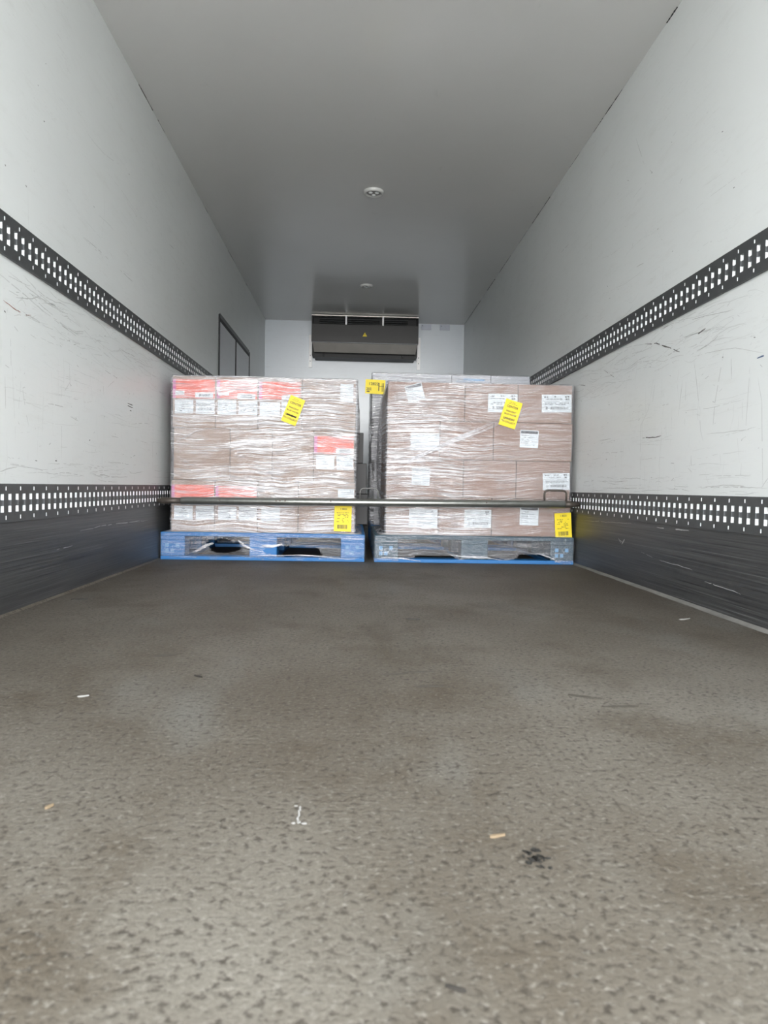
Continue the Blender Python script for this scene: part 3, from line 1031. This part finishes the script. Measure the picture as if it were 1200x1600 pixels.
c = LC[2, 0]
red_band(c, (.065, .311, .943, 1.053), (.195, .299, .947, .978), (.08, .132, .961, .985), .064)
white_sticker(c, (.077, .185, .854, .934), 'mark', 11)
white_sticker(c, (.199, .308, .853, .937), 'origin', 12)
c = LC[2, 1]
red_band(c, (.321, .556, .945, 1.055), (.44, .545, .945, .976), (.329, .392, .964, .981))
white_sticker(c, (.326, .434, .852, .936), 'mark', 13)
white_sticker(c, (.448, .558, .851, .935), 'origin', 14)
c = LC[2, 2]
red_band(c, (.566, .811, .947, 1.05), (.70, .80, .944, .972), None)
white_sticker(c, (.572, .689, .847, .93), 'mark', 15)
white_sticker(c, (.699, .809, .845, .933), 'origin', 16, 0, 'ink_pale')
white_sticker(LC[2, 3], (1.043, 1.12, .942, 1.046), 'small', 17)
c = LC[1, 3]
red_band(c, (.893, 1.128, .633, .738), (1.022, 1.125, .637, .665), None)
white_sticker(c, (.906, 1.013, .544, .625), 'mark', 18, 0, 'ink_pale')
white_sticker(c, (1.027, 1.126, .541, .625), 'origin', 19, 0, 'ink_pale')
c = LC[0, 0]
red_band(c, (.062, .312, .33, .437), None, None, .060)
white_sticker(c, (.078, .186, .232, .313), 'mark', 20)
white_sticker(c, (.204, .31, .234, .313), 'origin', 21)
c = LC[0, 1]
red_band(c, (.318, .56, .328, .434), None, None)
white_sticker(c, (.335, .441, .234, .313), 'mark', 22)
white_sticker(c, (.455, .560, .233, .314), 'origin', 23)
white_sticker(LC[0, 2], (.586, .696, .23, .312), 'mark', 24, 0, 'ink_pale')
white_sticker(LC[0, 3], (1.037, 1.133, .376, .427), 'small', 25)

# --- right load: four layers of three
ZR = [.162, .388, .614, .842, 1.070]
ra = [1.322, 1.782, 2.100, 2.428]
rb = [1.324, 1.637, 1.958, 2.434]
lab_r = {
    (3, 0): 'wide brown carton with a tilted white sheet, top left corner of the right load',
    (3, 1): 'brown carton behind the tilted yellow label atop the right load',
    (3, 2): 'brown carton with white barcode label, top right corner of the right load',
    (2, 0): 'brown carton with white label at the left end, second layer down in the right load',
    (2, 1): 'plain brown carton under the diagonal film crease, second layer down in the right load',
    (2, 2): 'wide brown carton with small white sheet, second layer down in the right load',
    (1, 0): 'wide brown carton with square white sheet, left above the load bar',
    (1, 1): 'plain brown carton in the middle just above the load bar in the right load',
    (1, 2): 'brown carton with white barcode label behind the thick loop of the load bar',
    (0, 0): 'brown carton with washed-out white label, bottom left of the right load',
    (0, 1): 'brown carton with white barcode label, middle of the right load bottom layer',
    (0, 2): 'wide brown carton beside the leaning yellow label, bottom right of the right load'}
RC = {}
for k in range(4):
    xs = ra if k in (3, 1) else rb
    for i in range(3):
        RC[k, i] = carton_mesh(xs[i], xs[i + 1], FY, FY + .47, ZR[k], ZR[k + 1], M['card_pink'], lab_r[k, i], 'cartons of the right front load')
        carton_mesh(xs[i], xs[i + 1], FY + .473, FY + .943, ZR[k], ZR[k + 1], M['card_pink'],
                    'plain brown carton in the back row of the right front load', 'back row cartons of the right front load')
white_sticker(RC[3, 0], (1.433, 1.535, .953, 1.055), 'list', 31, -.27)
white_sticker(RC[3, 1], (1.921, 2.097, .900, 1.010), 'ship', 32)
white_sticker(RC[3, 2], (2.244, 2.424, .907, 1.013), 'ship', 33, -.02)
white_sticker(RC[2, 0], (1.464, 1.634, .666, .769), 'ship', 34, 0, 'ink_pale')
white_sticker(RC[2, 2], (2.118, 2.229, .693, .797), 'list', 35, .03)
white_sticker(RC[1, 0], (1.475, 1.582, .458, .562), 'list', 36, .04, 'ink_pale')
white_sticker(RC[1, 2], (2.262, 2.425, .443, .545), 'ship', 37, -.03)
white_sticker(RC[0, 0], (1.463, 1.632, .205, .317), 'ship', 38, 0, 'ink_pale')
white_sticker(RC[0, 1], (1.794, 1.955, .210, .318), 'ship', 39)
white_sticker(RC[0, 2], (2.128, 2.241, .229, .343), 'list', 40, .02)

# --- tall white load behind the right one: seven layers of four
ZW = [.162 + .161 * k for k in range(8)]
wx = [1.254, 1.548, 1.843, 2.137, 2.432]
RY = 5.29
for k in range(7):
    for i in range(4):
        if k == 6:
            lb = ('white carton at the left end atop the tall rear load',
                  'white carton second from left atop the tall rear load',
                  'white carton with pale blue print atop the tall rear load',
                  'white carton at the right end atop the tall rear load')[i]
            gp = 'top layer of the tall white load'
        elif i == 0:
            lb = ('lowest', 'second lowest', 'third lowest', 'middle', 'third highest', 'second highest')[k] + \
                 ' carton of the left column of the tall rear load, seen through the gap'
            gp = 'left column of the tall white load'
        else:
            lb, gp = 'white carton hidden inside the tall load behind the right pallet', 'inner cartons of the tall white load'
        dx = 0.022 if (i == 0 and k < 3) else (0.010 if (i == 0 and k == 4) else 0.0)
        o = carton_mesh(wx[i] + dx, wx[i + 1], RY, RY + .8, ZW[k], ZW[k + 1], M['white_carton'] if k > 5 else M['shaded_white_carton'], lb, gp)  # layers below the top take the shaded copy of the white board
        if k == 6:
            mb = MB()
            for z in (.045, .075, .105, .13):
                mb.box(wx[i] + .02, wx[i + 1] - .02, RY - .0004, RY + .001, ZW[6] + z, ZW[6] + z + .0015)
            mb.build('fold_line', M['ink_pale'], o)
        if k == 6 and i == 2:
            mb = MB()
            mb.text('CONTENTS', .030, lambda u, v: Vector((1.80 + .16 + u, RY - .0008, 1.240 + v)), bold=.001)
            mb.build('print', M['ink_blue'], o)
            MB().box(1.93, 2.09, RY - .0006, RY + .001, 1.246, 1.262).build('printed_stripe', M['ink_blue'], o)

# --- load behind the left one, seen only as slivers in the gap
for k in range(3):
    for i, (x0, x1) in enumerate(((.10, .645), (.645, 1.196))):
        x1 += (.040, .027, 0)[k] * i  # lower cartons widened to block light and keep the gap dark
        carton_mesh(x0, x1, RY, RY + .8, .162 + .228 * k, .162 + .228 * (k + 1), M['shaded_dark_carton'],
                    (('lowest', 'middle', 'topmost')[k] + ' dark carton edge, deepened for shade, in the gap behind the left load') if i else
                    'grey carton hidden in the load behind the left pallet',
                    'cartons of the rear left load' if i else 'hidden cartons of the rear left load')


# ------------------------------------------------------------------ stretch film
def rounded_rect(x0, x1, y0, y1, r, nf, ns):
    """Closed loop starting at the front left corner: front, right, back, left; returns [(x, y, nx, ny)]."""
    pts = []

    def side(a, b, n, nrm):
        for i in range(n):
            t = i / (n - 1)
            pts.append((a[0] + (b[0] - a[0]) * t, a[1] + (b[1] - a[1]) * t, nrm[0], nrm[1]))

    def corner(cx, cy, a0):
        for i in range(1, 5):
            a = a0 + i * math.pi / 10
            pts.append((cx + r * math.cos(a), cy + r * math.sin(a), math.cos(a), math.sin(a)))
    side((x0 + r, y0), (x1 - r, y0), nf, (0, -1))
    corner(x1 - r, y0 + r, -math.pi / 2)
    side((x1, y0 + r), (x1, y1 - r), ns, (1, 0))
    corner(x1 - r, y1 - r, 0)
    side((x1 - r, y1), (x0 + r, y1), 30, (0, 1))
    corner(x0 + r, y1 - r, math.pi / 2)
    side((x0, y1 - r), (x0, y0 + r), ns, (-1, 0))
    corner(x0 + r, y0 + r, math.pi)
    return pts


def film(label, cx, pallet_rect, z_top, z_bot, torn, mat, seed, bulge=None, nf=170, to_pallet=True, low=None):
    """The wrapped skin of one load: follows the cartons, flares over the pallet, torn at the fork pockets."""
    A_ = rounded_rect(*cx, .012, nf, 50)
    B_ = rounded_rect(*pallet_rect, .012, nf, 50)
    zs = []
    z = z_bot
    while z < z_top - .004:
        zs.append(z)
        z += .0075 if z < .2 else .010
    rows = [(z, 0.0) for z in zs] + [(z_top + .001, .002), (z_top + .0045, .012), (z_top + .005, .05), (z_top + .0045, .09)]
    mb = MB()
    grid = []
    for z, inset in rows:
        ring = []
        for (ax, ay, nx, ny), (bx, by, _, _) in zip(A_, B_):
            t = min(1, max(0, (z - .152) / .022)) if to_pallet else 1
            t = t * t * (3 - 2 * t)
            x, y = bx + (ax - bx) * t, by + (ay - by) * t
            u = ax + ay
            d = .0055 + .0030 * noise.noise(Vector((u * 2.4, z * 70, seed))) + .0016 * noise.noise(Vector((u * 6, z * 150, seed + 4)))
            if z < .14 and to_pallet:
                d += .006 * noise.noise(Vector((u * 5, z * 30, seed + 2))) + .001
                d = max(d, .0015)
            if bulge:
                d += bulge(x, y, z, nx, ny)
            d -= inset
            d = max(d, .002) if inset == 0 else d
            zz = z + (.004 * noise.noise(Vector((u * 4, seed, 0))) if inset == 0 and z > .3 else 0)
            ring.append(mb.b.verts.new((x + nx * d, y + ny * d, zz)))
        grid.append(ring)
    n = len(A_)
    for j in range(len(grid) - 1):
        for i in range(n):
            k = (i + 1) % n
            q = (grid[j][i], grid[j][k], grid[j + 1][k], grid[j + 1][i])
            c_ = sum((v.co for v in q), Vector()) / 4
            if torn(c_, A_[i][3] < -.5):
                continue
            f = mb.b.faces.new(q)
            f.smooth = True
            f.material_index = 1 if (to_pallet and c_.z < .158) else 0
    bmesh.ops.delete(mb.b, geom=[v for v in mb.b.verts if not v.link_faces], context='VERTS')
    o = mb.build('stretch_wrap', [mat, low or M['film_low']], None, ((cx[0] + cx[1]) / 2, (cx[2] + cx[3]) / 2, z_bot))
    return tag(o, label, 'stretch wrap', 'stretch film around the pallet loads')


def blob(c_, x0, x1, z0, z1, seed):
    u = (c_.x - (x0 + x1) / 2) / ((x1 - x0) / 2)
    v = (c_.z - (z0 + z1) / 2) / ((z1 - z0) / 2)
    return abs(u) ** 2.6 + abs(v) ** 2.6 < 1 + .9 * noise.noise(Vector((c_.x * 22, c_.z * 40, seed)))


def torn_left(c_, front):
    if not front:
        return c_.z < .10 and noise.noise(Vector((c_.y * 6, 0, 2))) > c_.z * 4
    if blob(c_, .285, .465, .045, .122, 1) or blob(c_, .625, .945, .026, .088, 2):
        return True
    return c_.z < .016 + .022 * noise.noise(Vector((c_.x * 14, 0, 3)))


def torn_right(c_, front):
    if not front:
        return c_.z < .06 and noise.noise(Vector((c_.y * 6, 0, 7))) > c_.z * 4
    if blob(c_, 2.10, 2.31, .020, .062, 5) or blob(c_, 1.50, 1.72, .018, .046, 6):
        return True
    edge = .032 + .022 * noise.noise(Vector((c_.x * 11, 0, 8)))
    if c_.x < 1.40 or c_.x > 2.33:
        edge *= .3
    return c_.z < edge


def bulge_left(x, y, z, nx, ny):
    if nx < .5:
        return 0
    t = min(1, max(0, (y - 4.25) / .3))
    return .016 * t * max(0, math.sin(math.pi * min(1, max(0, (z - .55) / .52)))) * nx


def bulge_right(x, y, z, nx, ny):
    if nx > -.5:
        return 0
    t = min(1, max(0, (y - 4.25) / .3))
    return .024 * t * max(0, math.sin(math.pi * min(1, max(0, (z - .2) / .85)))) * -nx


def no_tear(c_, front):
    return False


wrap_l = film('clear stretch wrap around the left front load of red-banded cartons', (.058, 1.141, FY, FY + .945),
              (PL, PL + PW, PY, PY + 1.0), 1.075, .006, torn_left, M['film'], 1.0, bulge_left)
wrap_r = film('clear stretch wrap around the right front load with the diagonal crease', (1.320, 2.436, FY, FY + .945),
              (PR, PR + PW, PY, PY + 1.0), 1.071, .006, torn_right, M['film_b'], 6.0, bulge_right, low=M['film_low_b'])
wrap_t = film('milky stretch wrap over the tall white load behind the right pallet', (1.252, 2.434, RY, RY + .802),
              (PR, PR + PW, 5.24, 6.24), 1.290, .15, no_tear, M['film_b'], 12.0, None, 110, False)


# bunched film strands lying on the wraps
def strand(par, pts, r, label):
    path = []
    P = [Vector(p) for p in pts]
    for a, b in zip(P, P[1:]):
        for i in range(8):
            path.append(a.lerp(b, i / 8))
    path.append(P[-1])
    k = len(path)
    mb = MB()
    prev = None
    for i, p in enumerate(path):
        d = (path[min(i + 1, k - 1)] - path[max(i - 1, 0)]).normalized()
        n = Vector((-d.z, 0, d.x))
        h = r * (.25 + .75 * math.sin(math.pi * (i + .5) / k)) * (.75 + .6 * noise.noise(p * 13))
        cur = [mb.b.verts.new(p + n * h * s_ + Vector((0, dy, 0))) for s_, dy in ((-1, .001), (-.35, -.0032), (.1, -.0010), (.45, -.0036), (1, .001))]
        if prev:
            for a in range(4):
                f = mb.b.faces.new((prev[a], prev[a + 1], cur[a + 1], cur[a]))
                f.smooth = True
        prev = cur
    tag(mb.build('film_fold', M['film_fold'], par), label)


yf = FY - .0095
base_line = [(1.33, .596), (1.45, .604), (1.56, .650), (1.70, .722), (1.90, .806), (2.03, .872), (2.16, .925), (2.27, .955)]
for k, (i0, i1, dz, r_) in enumerate(((0, 5, 0, .011), (1, 6, -.012, .006), (2, 7, -.024, .0045), (3, 8, .004, .005), (2, 6, .014, .0045), (4, 8, -.016, .0035), (1, 4, .012, .005))):
    strand(wrap_r, [(x, yf - .0006 * k, z + dz * (.3 + j / 4)) for j, (x, z) in enumerate(base_line[i0:i1])], r_, 'bunched diagonal crease of film')
strand(wrap_r, [(1.33, yf, .598), (1.42, yf, .588), (1.52, yf, .602), (1.66, yf, .604)], .007, 'bunched crease of film')
strand(wrap_l, [(.09, yf, .690), (.15, yf, .720), (.20, yf, .752), (.28, yf, .768)], .004, 'thin diagonal crease of film')
strand(wrap_l, [(.20, PY - .010, .045), (.24, PY - .012, .062), (.275, PY - .012, .085), (.32, PY - .010, .100)], .012, 'torn bunched edge of film')
strand(wrap_l, [(.46, PY - .010, .120), (.50, PY - .012, .085), (.56, PY - .010, .060)], .010, 'torn bunched edge of film')
strand(wrap_l, [(.58, PY - .011, .030), (.70, PY - .013, .034), (.82, PY - .012, .036), (.98, PY - .011, .030)], .007, 'torn bunched edge of film')
strand(wrap_l, [(.60, PY - .010, .090), (.66, PY - .012, .085), (.72, PY - .011, .100)], .011, 'torn bunched edge of film')
strand(wrap_r, [(1.30, PY - .011, .030), (1.42, PY - .012, .026), (1.53, PY - .012, .010)], .006, 'torn bunched edge of film')
strand(wrap_r, [(1.70, PY - .010, .050), (1.80, PY - .012, .040), (1.92, PY - .012, .036), (2.02, PY - .012, .022)], .008, 'torn bunched edge of film')
strand(wrap_r, [(2.24, PY - .010, .062), (2.31, PY - .012, .040), (2.36, PY - .012, .012)], .007, 'torn bunched edge of film')


# yellow delivery labels stuck on the film
def yellow_label(par, cx, cz, w_, h_, y, tilt, kind, label):
    c, s_ = math.cos(tilt), math.sin(tilt)

    def place(u, v, dy=0.0):
        curl = -.010 * max(0, (-v / h_ - .25)) ** 2 * 4 if kind == 'scan' else 0
        curl += -.004 * max(0, (v / h_ - .3)) if kind == 'collect' else 0
        return Vector((cx + u * c + v * s_, y + dy + curl, cz - u * s_ + v * c))
    mb = MB()
    n = 14
    prev = None
    for j in range(n + 1):
        v = -h_ / 2 + h_ * j / n
        cur = [mb.b.verts.new(place(u, v)) for u in (-w_ / 2, w_ / 2)]
        if prev:
            mb.b.faces.new((prev[0], prev[1], cur[1], cur[0]))
        prev = cur
    mb.b.normal_update()
    bmesh.ops.solidify(mb.b, geom=mb.b.faces[:], thickness=-.0005)
    o = tag(mb.build('delivery_label', M['yellow'], par), label)
    t = MB()

    def tx(body, size, u, v, bold=0.0, st=1.0, al='CENTER'):
        t.text(body, size, lambda a, b: place(a + u, b + v, -.0009), al, bold, st)

    def rule(u0, u1, v0, v1):
        t.quad(place(u0, v0, -.0009), place(u1, v0, -.0009), place(u1, v1, -.0009), place(u0, v1, -.0009))
    if kind == 'collect':
        ticks(t, lambda a, b: place(a, b, -.0009), -.022, .012, .066, .0025, 5, .9)
        ticks(t, lambda a, b: place(a, b, -.0009), -.028, .024, .058, .0025, 6, .9)
        tx('CENTER', .0190, 0, .040, .0009, 1.0)
        tx('PARCENT', .0140, 0, .012, .0008, 1.0)
        tx('BLUE WATER', .0130, 0, -.006, .0008, .95)
        tx('LINHDAY', .0165, 0, -.032, .0016, 1.0)
        tx('TO COLLECT', .0150, 0, -.052, .0009, .95)
        if tilt > .32:
            rule(-.028, .030, -.036, -.029)
    elif kind == 'scan':
        tx('1 8221', .015, .004, h_ * .38, .0006)
        for k in range(7):
            ticks(t, lambda a, b: place(a, b, -.0009), -w_ * .36 + .003 * (k % 3), w_ * .34 - .004 * (k % 2), h_ * (.24 - .06 * k), .003, 40 + k + int(cx * 10), .6)
        barcode(t, lambda a, b: place(a, b, -.0009), -w_ * .30, w_ * .28, -h_ * .40, -h_ * .24, int(cx * 31))
    else:
        tx('12822', .030, -.012, .020, .001)
        tx('202', .026, -.046, -.018, .001)
        rule(-.062, -.040, -.040, -.032)
        rule(.024, .030, -.030, .030)
        rule(.030, .066, .004, .007)
        barcode(t, lambda a, b: place(a, b, -.0009), .048, .064, -.034, .028, 9)
    t.build('print', M['ink'], o)
    return o


yellow_label(wrap_l, .768, .883, .090, .160, FY - .0135, .36, 'collect', 'yellow label tilted on the left wrap reading TO COLLECT')
yellow_label(wrap_l, 1.069, .252, .102, .150, FY - .0135, .02, 'scan', 'yellow barcode label just below the load bar on the left wrap')
yellow_label(wrap_r, 2.054, .891, .102, .160, FY - .0145, .28, 'collect', 'yellow label tilted on the right wrap reading TO COLLECT')
yellow_label(wrap_r, 2.388, .232, .100, .150, FY - .0135, -.07, 'scan', 'yellow barcode label leaning at the right wrap lower corner')
yellow_label(wrap_t, 1.275, 1.184, .146, .104, RY - .0125, .03, 'number', 'yellow label 12822 folded round the tall rear load corner')


# ------------------------------------------------------------------ bits lying on the floor
def sliver(x, y, ln, wd, ang, mat, name, label, cat, z=.0):
    r = random.Random(int(x * 1000 + y * 100))
    c, s_ = math.cos(ang), math.sin(ang)
    mb = MB()
    n = 6
    prof = []
    for i in range(n + 1):
        t = i / n
        h = wd * (.06 + .94 * (1 - t) ** .7 * min(1, .35 + 3 * t)) * r.uniform(.75, 1.1)
        prof.append((ln * (t - .5), h))
    up_ = [(a, h * .5) for a, h in prof] + [(a, -h * .5) for a, h in reversed(prof)]
    pts = [(x + a * c - b * s_, y + a * s_ + b * c, z + .0035 + .0015 * a / ln) for a, b in up_]
    mb.slab(pts, (0, 0, 1), .0032)
    o = mb.build(name, mat, None, (x, y, z))
    return tag(o, label, cat)


sliver(1.328, .879, .020, .006, .12, M['splinter'], 'wood_splinter', 'pale wood splinter on the floor right of the chalk mark', 'wood splinter')
sliver(.734, .963, .012, .006, .8, M['splinter'], 'wood_splinter', 'pale wood chip near the left edge of the floor', 'wood splinter')
sliver(1.236, .606, .020, .004, -.5, M['twig'], 'wood_splinter', 'dark sliver nearest the camera at the bottom of the floor', 'wood splinter')
sliver(.789, 1.625, .028, .006, -.7, M['twig'], 'wood_splinter', 'dark sliver in mid floor left of centre', 'wood splinter')
sliver(.589, 1.468, .022, .007, .2, M['flake'], 'paint_flake', 'small white flake on the left half of the floor', 'flake')
sliver(2.293, 2.411, .05, .018, .4, M['flake'], 'paint_flake', 'pale curled flake near the right kick plate', 'flake')
sliver(.112, 2.695, .06, .016, .1, M['twig'], 'wood_splinter', 'dark chip beside the left kick plate', 'wood splinter')
sliver(1.34, 2.36, .05, .010, -.2, M['twig'], 'wood_splinter', 'dark sliver on the floor in front of the right pallet', 'wood splinter')


def blot(name, mat, spots, label):
    """Flat dirt lying on the floor: irregular outlines a hair above the resin."""
    mb = MB()
    for x, y, rx, ry, ang, sd in spots:
        n = 26
        c, s_ = math.cos(ang), math.sin(ang)
        pts = []
        for k in range(n):
            a = 2 * math.pi * k / n
            q = 1 + .75 * noise.noise(Vector((math.cos(a) * 2.2, math.sin(a) * 2.2, sd)))
            u, v = rx * q * math.cos(a), ry * q * math.sin(a)
            pts.append((x + u * c - v * s_, y + u * s_ + v * c, .0012))
        mb.slab(pts, (0, 0, 1), .0008)
    tag(mb.build(name, mat, floor), label)


blot('chalk_mark', M['chalk'], [(1.072 + .0008 * math.sin(i * 2.1), .962 - i * .0062, .0011, .0034, .2 * math.sin(i), i) for i in range(8)] +
     [(1.067, .916, .002, .0016, 0, 31), (1.074, .919, .002, .0022, 0, 37), (1.081, .915, .003, .0016, 0, 33), (1.066, .966, .002, .0008, 0, 35)], 'white chalk stroke')
rr = random.Random(5)
blot('grease_spot', M['stain'], [(1.362 + rr.gauss(0, .008), .829 + rr.gauss(0, .011), rr.uniform(.001, .005), rr.uniform(.001, .004), rr.uniform(0, 3), i) for i in range(26)],
     'black speckled grease spot')
blot('dirt_smear', M['smear'], [(1.635, 1.487, .035, .008, -.45, 3), (1.695, 1.420, .035, .006, .05, 4)], 'two dark curved smears')
blot('dirt_smear', M['smear'], [(1.24, 1.66, .03, .006, .2, 8), (1.30, 1.68, .04, .005, .1, 9), (1.31, 1.56, .035, .008, .1, 10), (.66, 1.83, .03, .012, .3, 11)], 'scattered dark smears')
